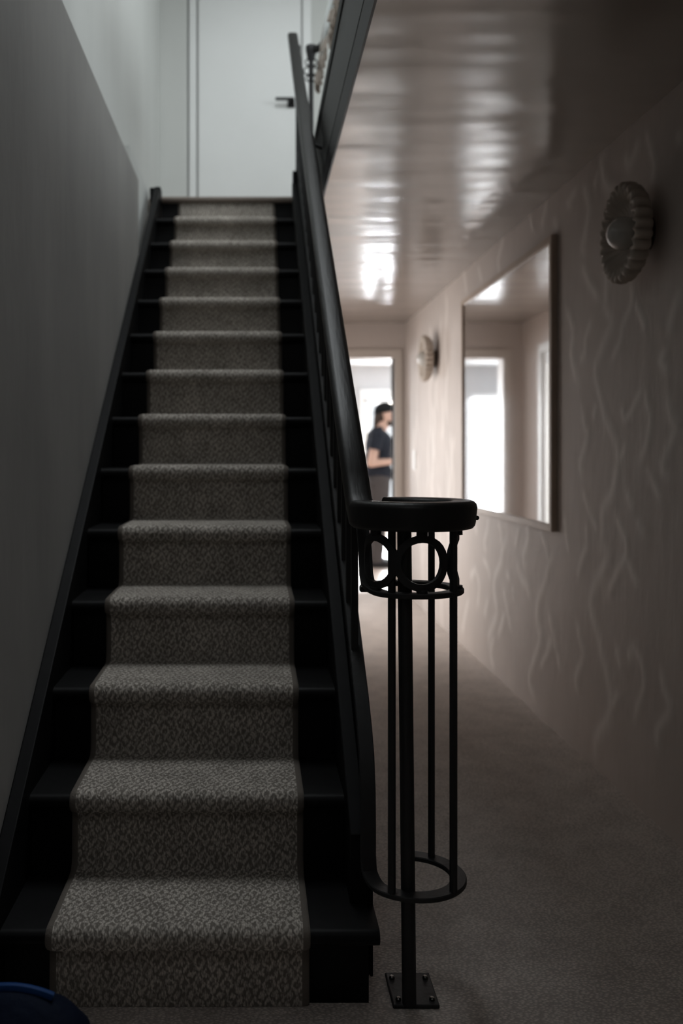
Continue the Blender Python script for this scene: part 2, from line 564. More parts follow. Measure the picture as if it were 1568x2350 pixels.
hl.prism_x([(6.545, hz + 0.005), (6.555, hz + 0.005), (6.555, hz + 0.027), (6.545, hz + 0.027)], up_x(632), up_x(675))
struct('handle', hl, M['iron'], parent=dl, bevel=0.002)['label'] = 'black lever handle'

# hall end wall with doorway
DX0, DX1, DZ = 0.40, 1.183, 2.003
wh = MB()
wh.box(-0.9, DX0, YEND, YEND + 0.14, 0, 2.44).box(DX1, XW + 0.1, YEND, YEND + 0.14, 0, 2.44).box(DX0, DX1, YEND, YEND + 0.14, DZ, 2.44)
struct('wall_end', wh, M['hall_plaster'], 'taupe end wall of the hall around the open doorway')
tr = MB()
tr.box(DX0 - 0.063, DX0 + 0.012, YEND - 0.018, YEND + 0.15, FLOOR, DZ).box(DX1 - 0.012 + 0.012, DX1 + 0.063, YEND - 0.018, YEND + 0.15, FLOOR, DZ)
tr.box(DX0 - 0.063, DX1 + 0.063, YEND - 0.018, YEND + 0.15, DZ, DZ + 0.074)
struct('trim_2', tr, M['cream_paint'], 'cream painted casing of the doorway at the end of the hall', bevel=0.003)

# wall under the stairs and along the hall, with the glazed side door
SD0, SD1 = 5.36, 7.27
ws = MB()


def under(y):
    return nose_z(y) - 0.308


ws.prism_x([(2.12, 0), (SD0, 0), (SD0, 2.43), (5.285, 2.43), (5.285, under(5.285)), (2.12, under(2.12))], 0.20, 0.247)
ws.box(0.20, 0.247, SD1, YEND, 0, 2.43).box(0.20, 0.247, SD0, SD1, 2.06, 2.43)
struct('wall_understair', ws, M['hall_plaster'], 'taupe wall closing off the space under the stairs')
struct('ceiling_end', MB().box(0.20, 0.2985, 5.25, YEND, CEIL, 2.43), M['gloss_ceiling'], 'glossy ceiling strip beside the landing')
sd = MB().box(0.19, 0.262, SD0, SD0 + 0.07, FLOOR, 2.06).box(0.19, 0.262, SD1 - 0.07, SD1, FLOOR, 2.06).box(0.19, 0.262, SD0 + 0.07, SD1 - 0.07, 1.99, 2.06)
sdo = struct('door_2', sd, M['white_paint'], 'white glazed door in the hall wall beyond the stairs')
for a0, a1, hy in ((SD0 + 0.073, (SD0 + SD1) / 2 - 0.002, 0), ((SD0 + SD1) / 2 + 0.002, SD1 - 0.073, 1)):
    lf = MB()
    lf.box(0.205, 0.245, a0, a0 + 0.08, 0.02, 1.985).box(0.205, 0.245, a1 - 0.08, a1, 0.02, 1.985)
    lf.box(0.205, 0.245, a0 + 0.08, a1 - 0.08, 0.02, 0.2).box(0.205, 0.245, a0 + 0.08, a1 - 0.08, 1.89, 1.985)
    leaf = struct('door_leaf', lf, M['white_paint'], parent=sdo)
    struct('door_pane', MB().box(0.222, 0.227, a0 + 0.08, a1 - 0.08, 0.2, 1.89), M['pane'], parent=sdo)
    if hy:
        struct('handle', MB().box(0.245, 0.29, a0 + 0.035, a0 + 0.05, 1.0, 1.015).box(0.28, 0.292, a0 + 0.035, a0 + 0.16, 0.999, 1.016), M['iron'], parent=leaf)

# the far room
FY = 12.7
fw0, fw1, fwt = 1.56, 2.95, 1.955
wr = MB()
wr.box(-1.2, -1.06, FY, FY + 0.2, 0, 2.42).box(-0.5, fw0, FY, FY + 0.2, 0, 2.42).box(-1.06, -0.5, FY, FY + 0.2, 0, 0.2).box(-1.06, -0.5, FY, FY + 0.2, 2.02, 2.42).box(fw1, 3.6, FY, FY + 0.2, 0, 2.42).box(fw0, fw1, FY, FY + 0.2, fwt, 2.42)
struct('wall_far', wr, M['white_wall'], 'white far wall of the bright room')
struct('wall_far_side', MB().box(3.5, 3.6, YEND + 0.14, FY, 0, 2.42), M['white_wall'], 'white side wall of the bright room')
struct('wall_far_left', MB().box(-1.2, -1.1, YEND + 0.14, FY, 0, 2.42), M['white_wall'], 'white left wall of the bright room')
struct('wall_far_return', MB().box(XW + 0.1, 3.6, YEND, YEND + 0.14, 0, 2.42).box(-1.2, -0.9, YEND, YEND + 0.14, 0, 2.42), M['white_wall'], 'white front wall of the bright room')
struct('ceiling_far_room', MB().box(-1.2, 3.6, YEND + 0.14, FY + 0.2, 2.41, 2.5), M['white_wall'], 'white ceiling of the bright room')
tf = MB()
tf.box(fw0 - 0.10, fw0, FY - 0.03, FY, 0.012, fwt).box(fw1, fw1 + 0.1, FY - 0.03, FY, 0.012, fwt).box(fw0 - 0.1, fw1 + 0.1, FY - 0.03, FY, fwt, fwt + 0.13)
struct('trim_3', tf, M['white_paint'], 'white architrave around the glazed garden door', bevel=0.004)
w4 = MB().box(-1.06, -1.02, FY + 0.06, FY + 0.11, 0.2, 2.02).box(-0.54, -0.5, FY + 0.06, FY + 0.11, 0.2, 2.02).box(-1.02, -0.54, FY + 0.06, FY + 0.11, 0.2, 0.25).box(-1.02, -0.54, FY + 0.06, FY + 0.11, 1.97, 2.02)
w4o = struct('window_4', w4, M['white_paint'], 'tall white window of the far room, seen only in the mirror')
struct('window_pane', MB().box(-1.02, -0.54, FY + 0.082, FY + 0.088, 0.25, 1.97), M['pane'], parent=w4o)
d3 = MB()
for x0 in (fw0, (fw0 + fw1) / 2):
    x1 = x0 + (fw1 - fw0) / 2
    d3.box(x0 + 0.004, x0 + 0.05, FY + 0.06, FY + 0.11, 0.02, fwt - 0.004).box(x1 - 0.05, x1 - 0.004, FY + 0.06, FY + 0.11, 0.02, fwt - 0.004)
    d3.box(x0 + 0.05, x1 - 0.05, FY + 0.06, FY + 0.11, 0.02, 0.15).box(x0 + 0.05, x1 - 0.05, FY + 0.06, FY + 0.11, fwt - 0.06, fwt - 0.004)
door3 = struct('door_3', d3, M['white_paint'], 'white glazed garden door in the far room')
for x0 in (fw0, (fw0 + fw1) / 2):
    x1 = x0 + (fw1 - fw0) / 2
    struct('door_pane', MB().box(x0 + 0.05, x1 - 0.05, FY + 0.082, FY + 0.088, 0.15, fwt - 0.06), M['pane'], parent=door3)

# ------------------------------------------------------------------ veined plaster wall: real relief
random.seed(7)


def wall_pt(x, y):
    Y = XW * F / (x - VX)
    return (Y, EYE - (y - VY) * Y / F)


def grp(ox, oy, sc, lines):
    return [[(ox + x / sc, oy + y / sc) for x, y in l] for l in lines]


px = []
px += grp(1268, 650, 3.79, [
    [(485, 0), (465, 200), (520, 330), (470, 480), (390, 700), (390, 850), (440, 1050), (470, 1180), (550, 1350), (580, 1500), (560, 1680), (530, 1830), (450, 1980), (440, 2150), (430, 2350)],
    [(650, 1420), (590, 1540)], [(690, 0), (700, 170), (620, 370), (600, 500), (510, 690)], [(720, 170), (790, 310), (800, 380)],
    [(120, 220), (190, 400), (170, 620), (230, 880)], [(345, 330), (295, 480), (290, 600), (250, 680)],
    [(260, 1090), (290, 1250), (315, 1330), (250, 1570), (270, 1670)], [(270, 1820), (330, 1990), (400, 2160)],
    [(790, 920), (660, 1180), (600, 1080)], [(800, 950), (860, 1150), (830, 1400), (770, 1550)],
    [(1010, 990), (1045, 1170), (1085, 1280), (970, 1580), (1030, 1700)], [(650, 1820), (710, 1970)],
    [(560, 2030), (640, 2220), (660, 2350)], [(740, 2060), (815, 2200)], [(1130, 60), (1060, 250), (1020, 430)],
    [(1000, 580), (950, 690), (1010, 760)], [(850, 1650), (960, 1900)], [(105, 2030), (150, 2350)], [(300, 2100), (310, 2280), (290, 2350)], [(390, 1050), (360, 1180)]])
px += grp(1268, 250, 5.223, [
    [(660, 1950), (650, 2350)], [(370, 920), (420, 1050), (450, 1200), (400, 1500), (370, 1650), (400, 1750)], [(370, 1850), (450, 2080), (570, 2260)],
    [(590, 560), (610, 700), (640, 850), (750, 960)], [(560, 750), (510, 940)], [(1040, 420), (990, 560), (940, 660), (880, 580)],
    [(1130, 260), (1200, 500), (1240, 700), (1200, 850)], [(20, 1320), (80, 1420)], [(180, 1100), (230, 1170)], [(1500, 300), (1560, 380)]])
px += grp(720, 0, 1.849, [
    [(995, 850), (970, 960)], [(920, 910), (935, 980)], [(810, 1000), (785, 1100), (790, 1150)], [(1155, 790), (1175, 880), (1150, 1050)],
    [(640, 1150), (650, 1240)], [(700, 1130), (715, 1190)], [(1240, 640), (1225, 700)], [(1120, 800), (1085, 860)]])
px += grp(1060, 1180, 6.533, [
    [(400, 80), (400, 220), (350, 420), (370, 580)], [(200, 150), (235, 300)], [(550, 120), (600, 280), (600, 450)],
    [(680, 370), (620, 550), (600, 740), (510, 960), (495, 1180), (540, 1480), (490, 1650), (420, 1850), (440, 2080)],
    [(860, 200), (810, 500)], [(990, 220), (1010, 360), (940, 650), (970, 820)], [(1190, 290), (1280, 500), (1300, 720)],
    [(1390, 600), (1310, 800), (1260, 1040), (1160, 1300), (1140, 1500), (1160, 1750), (1190, 1900), (1140, 2050)],
    [(330, 680), (410, 850), (430, 1000)], [(830, 720), (900, 980), (980, 1080), (1030, 1280)], [(220, 830), (140, 950)], [(220, 850), (270, 1100), (240, 1400)],
    [(110, 1290), (60, 1520), (10, 1780)], [(400, 1280), (350, 1540)], [(640, 1140), (680, 1400), (750, 1780)], [(660, 1500), (550, 1850)],
    [(680, 900), (740, 1010)], [(760, 1100), (800, 1270)], [(1330, 1520), (1370, 1750), (1450, 2050)], [(1370, 1890), (1290, 2050)]])
px += grp(1050, 1250, 3.027, [
    [(575, 560), (580, 670), (520, 860), (505, 960), (540, 1080)],
    [(1010, 0), (1045, 110), (940, 350), (940, 480), (985, 640), (1010, 770), (1050, 930), (1070, 1090), (1050, 1230), (970, 1350), (960, 1480)],
    [(905, 20), (870, 110), (840, 240)], [(1185, 0), (1180, 90), (1110, 210), (1050, 360)], [(1180, 100), (1220, 200), (1260, 300)],
    [(835, 550), (860, 680), (880, 780), (830, 930), (840, 1030)], [(640, 480), (670, 640), (720, 870)], [(670, 680), (580, 860)],
    [(1235, 720), (1290, 850), (1300, 1000), (1230, 1220)], [(1240, 710), (1190, 800)], [(1420, 880), (1440, 1000), (1485, 1160), (1400, 1290), (1400, 1420)],
    [(1110, 720), (1140, 860)], [(1125, 1030), (1080, 1140)], [(255, 640), (235, 760), (255, 860)]])
veins = [[wall_pt(x, y) for x, y in l] for l in px]


def rand_vein(y, z, n, step):
    l = [(y, z)]
    sgn = random.choice((-1, 1))
    for _ in range(n):
        y += sgn * random.uniform(0.02, 0.07)
        z -= random.uniform(0.6, 1.2) * step
        if random.random() < 0.75:
            sgn = -sgn
        l.append((y, z))
    return l


for k in range(60):      # the stretch past the frame and the stretch beyond the mirror carry the same relief
    y0 = random.uniform(-1.1, 2.65) if k < 30 else random.uniform(5.7, 7.7)
    veins.append(rand_vein(y0, random.uniform(0.3, 2.3), random.randint(2, 6), 0.17))
DG = 0.0115
y_lo, y_hi = -1.3, YEND
ny, nz_ = int((y_hi - y_lo) / DG) + 1, int(2.42 / DG) + 1
gy = np.linspace(y_lo, y_hi, ny)
gz = np.linspace(0.0, 2.42, nz_)
H = np.zeros((ny, nz_))


def smooth_line(l):
    """Catmull-Rom through the traced points"""
    if len(l) < 3:
        return l
    out = []
    p = [l[0]] + l + [l[-1]]
    for i in range(1, len(p) - 2):
        for t in (0, 0.33, 0.66):
            q = []
            for c in (0, 1):
                a, b, cc, d = p[i - 1][c], p[i][c], p[i + 1][c], p[i + 2][c]
                q.append(0.5 * (2 * b + (cc - a) * t + (2 * a - 5 * b + 4 * cc - d) * t * t + (3 * b - a - 3 * cc + d) * t ** 3))
            out.append(tuple(q))
    return out + [l[-1]]


for l in veins:
    sig = random.uniform(0.013, 0.019) * (1.25 if len(l) > 6 else 1.0)
    l = smooth_line(l)
    n = len(l) - 1
    for i in range(n):
        (y0, z0), (y1, z1) = l[i], l[i + 1]
        a, b = np.searchsorted(gy, (min(y0, y1) - 0.06, max(y0, y1) + 0.06))
        c, d = np.searchsorted(gz, (min(z0, z1) - 0.06, max(z0, z1) + 0.06))
        if b <= a or d <= c:
            continue
        Yg, Zg = np.meshgrid(gy[a:b], gz[c:d], indexing='ij')
        L2 = (y1 - y0) ** 2 + (z1 - z0) ** 2 + 1e-9
        t = np.clip(((Yg - y0) * (y1 - y0) + (Zg - z0) * (z1 - z0)) / L2, 0, 1)
        d2 = (Yg - y0 - t * (y1 - y0)) ** 2 + (Zg - z0 - t * (z1 - z0)) ** 2
        fade = np.minimum(1, np.minimum((i + t) / max(n, 1), 1 - (i + t) / max(n, 1)) * 5 + 0.35)
        H[a:b, c:d] = np.maximum(H[a:b, c:d], fade * np.exp(-d2 / (2 * sig * sig)))
Yg, Zg = np.meshgrid(gy, gz, indexing='ij')
co = np.stack([XW - 0.003 * H, Yg, Zg], -1).reshape(-1, 3)
idx = np.arange(ny * nz_).reshape(ny, nz_)
q = np.stack([idx[:-1, :-1], idx[:-1, 1:], idx[1:, 1:], idx[1:, :-1]], -1).reshape(-1, 4)
back = np.array([(XW + 0.1, y_lo, 0), (XW + 0.1, y_hi, 0), (XW + 0.1, y_hi, 2.42), (XW + 0.1, y_lo, 2.42)])
nb = ny * nz_
co = np.vstack([co, back])
me = bpy.data.meshes.new('wall_right')
faces = q.tolist() + [[nb, nb + 1, nb + 2, nb + 3]]
me.from_pydata(co.tolist(), [], faces)
me.update()
me.attributes.new('ridge', 'FLOAT', 'POINT').data.foreach_set('value', np.concatenate([H.reshape(-1), np.zeros(4)]).astype(np.float32))
me.materials.append(M['vein_plaster'])
me.shade_smooth()
wo = bpy.data.objects.new('wall_right', me)
C.objects.link(wo)
tag(wo, 'taupe plaster hall wall with wavy raised veins', kind='structure')

# ------------------------------------------------------------------ staircase
st = thing('staircase', 'steep black painted staircase rising between wall and open balustrade to the white door', 'staircase', (0, NOSE0, 0))


def nosing(y0, y1, zt, th, n=6):
    """tread outline in (y, z): rounded front edge at y0"""
    r = th / 2
    pts = [(y1, zt), (y1, zt - th)]
    for k in range(n + 1):
        a = math.radians(-90 - 180 * k / n)
        pts.append((y0 + r + r * math.cos(a), zt - r + r * math.sin(a)))
    return pts


TH = 0.034
OV = 0.032     # overhang of the nosing
for k in range(14):
    yk, zk = NOSE0 + k * GO, RISE * (k + 1)
    x1 = 0.2625 if k == 0 else XR
    ov = OV + (0.014 if k == 0 else 0)
    z0 = FLOOR if k == 0 else zk - RISE
    struct('riser', MB().box(XL, 0.244 if k == 0 else XR, yk + ov, yk + ov + 0.018, z0, zk - TH), M['black_paint'], parent=st)
    if k < 13:
        o = struct('tread', MB().prism_x(nosing(yk, yk + GO + OV, zk, TH), XL, x1), M['black_paint'], parent=st, smooth=True)
    else:
        o = struct('landing_nosing', MB().prism_x(nosing(yk, yk + 0.12, zk, TH), XL - 0.02, XR + 0.09), M['edge_wood'], parent=st, smooth=True)
        o['label'] = 'worn brown wooden edge board of the landing'
yb = NOSE0 + 0.046


def string(y0, y1, up_, down):
    return [(y0, FLOOR), (y0, nose_z(y0) + up_), (y1, nose_z(y1) + up_), (y1, nose_z(y1) - down), (2.08, FLOOR)]


yt = NOSE0 + 13 * GO
ls = MB().prism_x(string(1.84, yt - 0.02, 0.062, 0.30), XWL + 0.0005, XL)
struct('wall_string', ls, M['black_paint'], parent=st, bevel=0.003)
bl = MB().prism_x([(yt - 0.13, nose_z(yt - 0.13) + 0.045), (yt - 0.02, nose_z(yt - 0.11) + 0.045), (yt + 0.01, UP + 0.065), (yt - 0.02, UP + 0.075), (yt - 0.06, UP + 0.06)], XWL - 0.028, XL - 0.0)
struct('string_end', MB().box(XWL - 0.026, XL + 0.004, yt - 0.045, yt + 0.02, UP - 0.05, UP + 0.035), M['black_paint'], parent=st, bevel=0.004)
rs = MB().prism_x(string(2.035, yt + 0.02, 0.062, 0.30), XR, 0.2485)
struct('outer_string', rs, M['black_paint'], parent=st, bevel=0.003)
rp = MB().prism_x([(2.035, 0.03), (2.035, 0.42), (2.13, nose_z(2.13) + 0.24), (yt + 0.03, nose_z(yt + 0.03) + 0.24), (yt + 0.03, nose_z(yt) - 0.25), (2.3, nose_z(2.3) - 0.30)], 0.2486, 0.256)
struct('string_panel', rp, M['black_paint'], parent=st, bevel=0.002)
struct('string_block', MB().prism_x([(2.03, 0.03), (2.03, 0.43), (2.10, nose_z(2.10) + 0.235), (2.10, 0.03)], 0.256, 0.2625), M['black_paint'], parent=st, bevel=0.002)

# ------------------------------------------------------------------ runner
RX0, RX1 = -0.4385, 0.1165
TK = 0.011
prof = []


def arc(cy, cz, r, a0, a1, n):
    for k in range(n + 1):
        a = math.radians(a0 + (a1 - a0) * k / n)
        prof.append((cy + r * math.cos(a), cz + r * math.sin(a)))


# outer surface of the carpet, from the floor up
prof.append((NOSE0 + 0.046 - TK - 0.004, FLOOR + 0.001))
for k in range(14):
    yk, zk = NOSE0 + k * GO, RISE * (k + 1)
    ov = OV + (0.014 if k == 0 else 0)
    yr = yk + ov - TK
    if k == 13:
        prof.append((yr, zk - TH - 0.002))
        break
    prof.append((yr, zk - TH - 0.022))
    prof.append((yr - 0.004, zk - TH - 0.008))
    rr = TH / 2 + TK
    arc(yk + TH / 2, zk - TH / 2, rr, 242, 90, 12)
    yn = yk + GO + OV - TK
    prof.append((yk + GO * 0.55, zk + TK))
    prof.append((yn - 0.03, zk + TK))
    prof.append((yn - 0.010, zk + TK + 0.004))
    prof.append((yn - 0.002, zk + TK + 0.014))
    prof.append((yn, zk + TK + 0.034))
arcl = [0.0]
for i in range(1, len(prof)):
    arcl.append(arcl[-1] + math.hypot(prof[i][0] - prof[i - 1][0], prof[i][1] - prof[i - 1][1]))
# inner side: offset along the normal
inner = []
for i in range(len(prof)):
    a, b = prof[max(i - 1, 0)], prof[min(i + 1, len(prof) - 1)]
    t = Vector((b[0] - a[0], b[1] - a[1])).normalized()
    nrm = Vector((t.y, -t.x))
    inner.append((prof[i][0] + nrm.x * TK * 0.85, prof[i][1] + nrm.y * TK * 0.85))
xs = [RX0, RX0 + 0.004, RX0 + 0.0155, RX0 + 0.03] + [RX0 + 0.03 + (RX1 - RX0 - 0.06) * k / 8 for k in range(1, 8)] + [RX1 - 0.03, RX1 - 0.0155, RX1 - 0.004, RX1]


def strip(x_list, name, material, parent):
    v, f, uvs = [], [], []
    n = len(prof)
    for i in range(n):
        for j, x in enumerate(x_list):
            e = min(abs(x - RX0), abs(x - RX1))
            k = 0.25 if e < 0.001 else (0.75 if e < 0.006 else 1.0)
            v.append((x, inner[i][0] + (prof[i][0] - inner[i][0]) * k, inner[i][1] + (prof[i][1] - inner[i][1]) * k))
            uvs.append((x, arcl[i]))
    m = len(x_list)
    for i in range(n - 1):
        for j in range(m - 1):
            f.append((i * m + j, i * m + j + 1, (i + 1) * m + j + 1, (i + 1) * m + j))
    me_ = bpy.data.meshes.new(name)
    me_.from_pydata(v, [], f)
    ul = me_.uv_layers.new(name='UVMap')
    for lp in me_.loops:
        ul.data[lp.index].uv = uvs[lp.vertex_index]
    me_.materials.append(material)
    me_.shade_smooth()
    o = bpy.data.objects.new(name, me_)
    C.objects.link(o)
    if parent:
        o.parent = parent
        o.matrix_parent_inverse = parent.matrix_basis.inverted()
    return o


ru = thing('stair_runner', 'taupe woven stair carpet with lozenge pattern running down the middle of the black stairs', 'carpet', (-0.16, NOSE0, 0))
strip(xs[2:-2], 'carpet_field', M['runner_carpet'], ru)
strip(xs[:3], 'edge_binding', M['runner_binding'], ru)
strip(xs[-3:], 'edge_binding', M['runner_binding'], ru)

# ------------------------------------------------------------------ balustrade with its cage newel
ba = thing('stair_balustrade', 'black iron balustrade ending in a round cage newel with a coiled handrail', 'balustrade', (0.34, 1.95, FLOOR))
CX, CY = 0.342, 2.0          # centre of the coil


def ring_pts(cx, cy, r, z, a0, a1, n):
    """angles in degrees seen from above, 180 = towards the stairs, 270 = towards the viewer"""
    return [(cx + r * math.cos(math.radians(a0 + (a1 - a0) * k / n)), cy + r * math.sin(math.radians(a0 + (a1 - a0) * k / n)), z) for k in range(n + 1)]


HR = 0.112
zc = 1.060
path = [(0.22, yt + 0.12, nose_z(yt + 0.12) + 0.862)]
for y in (4.6, 4.0, 3.4, 2.8, 2.45, 2.3):
    path.append((0.22, y, nose_z(y) + 0.862))
for y, dz, x in ((2.2, 0.860, 0.2205), (2.13, 0.850, 0.222), (2.07, 0.828, 0.2255), (2.03, 0.806, 0.229)):
    path.append((x, y, nose_z(y) + dz))
path += ring_pts(CX, CY, HR, zc, 184, 470, 44)
hp = rounded(0.058, 0.061, 0.014, 3)
hp = [(u * (1.0 if q > 0 else 0.88), q) for u, q in hp]
hr = MB().sweep(hp, path)
struct('handrail', hr, M['rail_wood'], parent=ba, smooth=True, angle=50)
# small screw head on the outside of the coil
struct('screw', MB().ellipsoid((CX + 0.139, CY - 0.02, 1.052), (0.005, 0.005, 0.005), 10, 6), M['iron'], parent=ba, smooth=True)

flat = rounded(0.030, 0.011, 0.002, 1)
# lower rail that swings into the bottom ring
RX_, RY_, RR = 0.347, 2.015, 0.100
pb = [(0.250, y, nose_z(y) + 0.256) for y in (yt - 0.03, 4.0, 3.0, 2.4, 2.2, 2.14)]
pb += [(0.250, 2.085, 0.564), (0.250, 2.045, 0.515), (0.249, 2.015, 0.445), (0.248, 2.003, 0.37), (0.2475, 2.0, 0.315)]
rp_ = ring_pts(RX_, RY_, RR, 0.262, 192, 454, 52)
pb += [(x, y, 0.262 + 0.020 * max(0, 1 - i / 6) ** 2) for i, (x, y, z) in enumerate(rp_)]
struct('bottom_rail', MB().sweep(rounded(0.034, 0.011, 0.002, 1), pb), M['iron'], parent=ba, smooth=True, angle=40)
# rail under the frieze of rings
ps = [(0.247, y, nose_z(y) + 0.70) for y in (yt, 4.0, 3.0, 2.4, 2.2, 2.1)] + [(0.247, 2.05, nose_z(2.05) + 0.68), (0.246, 2.02, 0.925)]
FR = 0.098
ps += [(x, y, 0.895 + 0.014 * max(0, 1 - i / 6) ** 2) for i, (x, y, z) in enumerate(ring_pts(CX, CY, FR, 0.895, 190, 545, 56))]
struct('frieze_rail', MB().sweep(flat, ps), M['iron'], parent=ba, smooth=True, angle=40)


def bar(x, y, z0, z1, r, name='cage_bar', seg=4, x1=None, y1=None):
    x1 = x if x1 is None else x1
    y1 = y if y1 is None else y1
    m_ = MB()
    off = [(r, r), (-r, r), (-r, -r), (r, -r)] if seg == 4 else [(r * math.cos(2 * math.pi * k / seg), r * math.sin(2 * math.pi * k / seg)) for k in range(seg)]
    n = len(off)
    m_.add([(x + a, y + b, z0) for a, b in off] + [(x1 + a, y1 + b, z1) for a, b in off],
           [tuple(range(n - 1, -1, -1)), tuple(range(n, 2 * n))] + [(k, (k + 1) % n, n + (k + 1) % n, n + k) for k in range(n)])
    return struct(name, m_, M['iron'], parent=ba, smooth=seg > 4, bevel=0.001 if seg == 4 else 0)


def at(x, Y):
    return (x - VX) * Y / F


bar(at(1041, 1.93), 1.93, 0.267, 1.035, 0.0084, seg=10)
bar(at(899.5, 1.925), 1.925, 0.267, 1.035, 0.0084, seg=10)
bar(at(990.5, 2.098), 2.098, 0.267, 1.035, 0.0078, seg=10)
post = bar(at(939.5, 1.945), 1.945, FLOOR + 0.008, 1.035, 0.0152, name='newel_post', seg=16, x1=at(928, 1.935), y1=1.935)
pl = MB().box(0.2925, 0.392, 1.936, 2.06, FLOOR, FLOOR + 0.009)
plo = struct('base_plate', pl, M['iron'], parent=ba, bevel=0.003)
for x, y in ((0.305, 2.035), (0.307, 1.955), (0.379, 2.035), (0.379, 1.955)):
    b_ = MB().lathe([(0.0062, 0), (0.0062, 0.004), (0.004, 0.0065), (0.0, 0.007)], 10, Matrix.Translation((x, y, FLOOR + 0.0085)))
    o = b_.build('bolt', M['steel'], plo, smooth=True)


def frieze_circle(ang, half, r, z, cx=CX, cy=CY, R=FR, seg=28, wt=0.0075, th=0.005):
    """flat iron ring bent around the cage"""
    m_ = MB()
    vs_, fs = [], []
    for k in range(seg):
        a = 2 * math.pi * k / seg
        for rr, dep in ((r, -th), (r, th), (r - 2 * wt, th), (r - 2 * wt, -th)):
            s_ = rr * math.cos(a) / R
            th_ = math.radians(ang) + s_
            q_ = R + dep
            vs_.append((cx + q_ * math.cos(th_), cy + q_ * math.sin(th_), z + rr * math.sin(a)))
    for k in range(seg):
        l = (k + 1) % seg
        for i in range(4):
            j = (i + 1) % 4
            fs.append((k * 4 + i, k * 4 + j, l * 4 + j, l * 4 + i))
    m_.add(vs_, fs)
    return struct('frieze_ring', m_, M['iron'], parent=ba, smooth=True)


ZF = 0.962
for a in (273.5, 211.0, 345.0):
    frieze_circle(a, 0, 0.0585, ZF)
# feet and heads of the rings
for a in (273.5, 211.0, 345.0):
    for z0, z1 in ((0.896, 0.907), (1.016, 1.034)):
        x, y = CX + FR * math.cos(math.radians(a)), CY + FR * math.sin(math.radians(a))
        struct('ring_stud', MB().lathe([(0.012, 0), (0.012, z1 - z0)], 10, Matrix.Translation((x, y, z0))), M['iron'], parent=ba, smooth=True)

# balusters and rings up the slope
nb_ = 23
bm0 = None
for i in range(nb_):
    y = 2.262 + i * GO / 2
    if bm0 is None:
        zz = nose_z(y)
        sl = RISE / GO
        r = 0.0085
        m_ = MB()
        p4 = [(r, r), (-r, r), (-r, -r), (r, -r)]
        m_.add([(a, b, 0.25 + b * sl) for a, b in p4] + [(a, b, 0.842 + b * sl) for a, b in p4],
               [(3, 2, 1, 0), (4, 5, 6, 7)] + [(k, (k + 1) % 4, 4 + (k + 1) % 4, 4 + k) for k in range(4)])
        bm0 = m_.mesh('baluster')
        bm0.materials.append(M['iron'])
        m2 = MB()
        vs_, fs = [], []
        seg = 18
        for k in range(seg):
            a = 2 * math.pi * k / seg
            for rr, dx in ((0.0585, -0.004), (0.0585, 0.004), (0.0465, 0.004), (0.0465, -0.004)):
                vs_.append((dx, rr * math.cos(a), rr * math.sin(a) + rr * math.cos(a) * sl))
        for k in range(seg):
            l = (k + 1) % seg
            for q_ in range(4):
                j = (q_ + 1) % 4
                fs.append((k * 4 + q_, k * 4 + j, l * 4 + j, l * 4 + q_))
        m2.add(vs_, fs)
        rm0 = m2.mesh('frieze_ring')
        rm0.materials.append(M['iron'])
    for nm, me_, dy, dz in (('baluster', bm0, 0, 0), ('frieze_ring', rm0, GO / 4, 0.77)):
        o = bpy.data.objects.new(nm, me_)
        C.objects.link(o)
        o.location = (0.2465, y + dy, nose_z(y + dy) + dz)
        o.parent = ba
        o.matrix_parent_inverse = ba.matrix_basis.inverted()
# bracket from handrail to the landing fascia
struct('rail_bracket', MB().tube([(0.235, 3.93, 2.545), (0.262, 3.93, 2.515), (0.2905, 3.93, 2.505)], 0.009, 8), M['iron'], parent=ba, smooth=True)
# post at the top of the flight
struct('top_post', MB().box(0.236, 0.264, yt + 0.055, yt + 0.083, UP + 0.001, nose_z(yt + 0.07) + 0.83), M['iron'], parent=ba, bevel=0.002)
struct('string_end', MB().box(XR + 0.004, 0.2486, yt + 0.0205, yt + 0.05, UP + 0.0005, UP + 0.15), M['black_paint'], parent=st, bevel=0.004)

# edge of the upper floor over the hall
struct('trim_6', MB().box(0.2915, 0.2985, -1.3, yt + 0.03, CEIL - 0.003, 2.3995), M['gloss_black'], 'glossy black edge strip where hall ceiling meets the stairwell')
fa = struct('trim_4', MB().box(0.290, 0.2985, -1.3, yt + 0.03, 2.40, UP), M['fascia'], 'dark grey fascia board along the upper floor edge')
struct('trim_5', MB().box(0.284, 0.330, -1.3, yt + 0.05, UP, UP + 0.054), M['black_paint'], 'black kerb along the upper floor edge', bevel=0.004)

# landing rail with a small coil newel, and the shawl hung over it
lr = thing('landing_rail', 'black landing handrail with a small scrolled newel behind the stair handrail', 'railing', (0.33, 5.40, UP))
mt = Matrix.Translation((0.332, 5.40, 0))
struct('newel_post', MB().box(0.3185, 0.3455, 5.3865, 5.4135, UP, 3.53), M['iron'], parent=lr, bevel=0.002)
struct('newel_cap', MB().lathe([(0.020, 3.515), (0.024, 3.53), (0.031, 3.565), (0.033, 3.592), (0.030, 3.598), (0.0, 3.598)], 20, mt), M['iron'], parent=lr, smooth=True)
for zz, rr in ((3.495, 0.018), (3.445, 0.022), (3.400, 0.016)):
    for sx in (-1, 1):
        m_ = MB()
        c = (0.332 + sx * rr * 0.95, 5.385, zz)
        m_.tube([(c[0] + rr * math.cos(2 * math.pi * k / 16), c[1], c[2] + rr * math.sin(2 * math.pi * k / 16)) for k in range(16)], 0.0045, 6, closed=True)
        struct('scroll', m_, M['iron'], parent=lr, smooth=True)
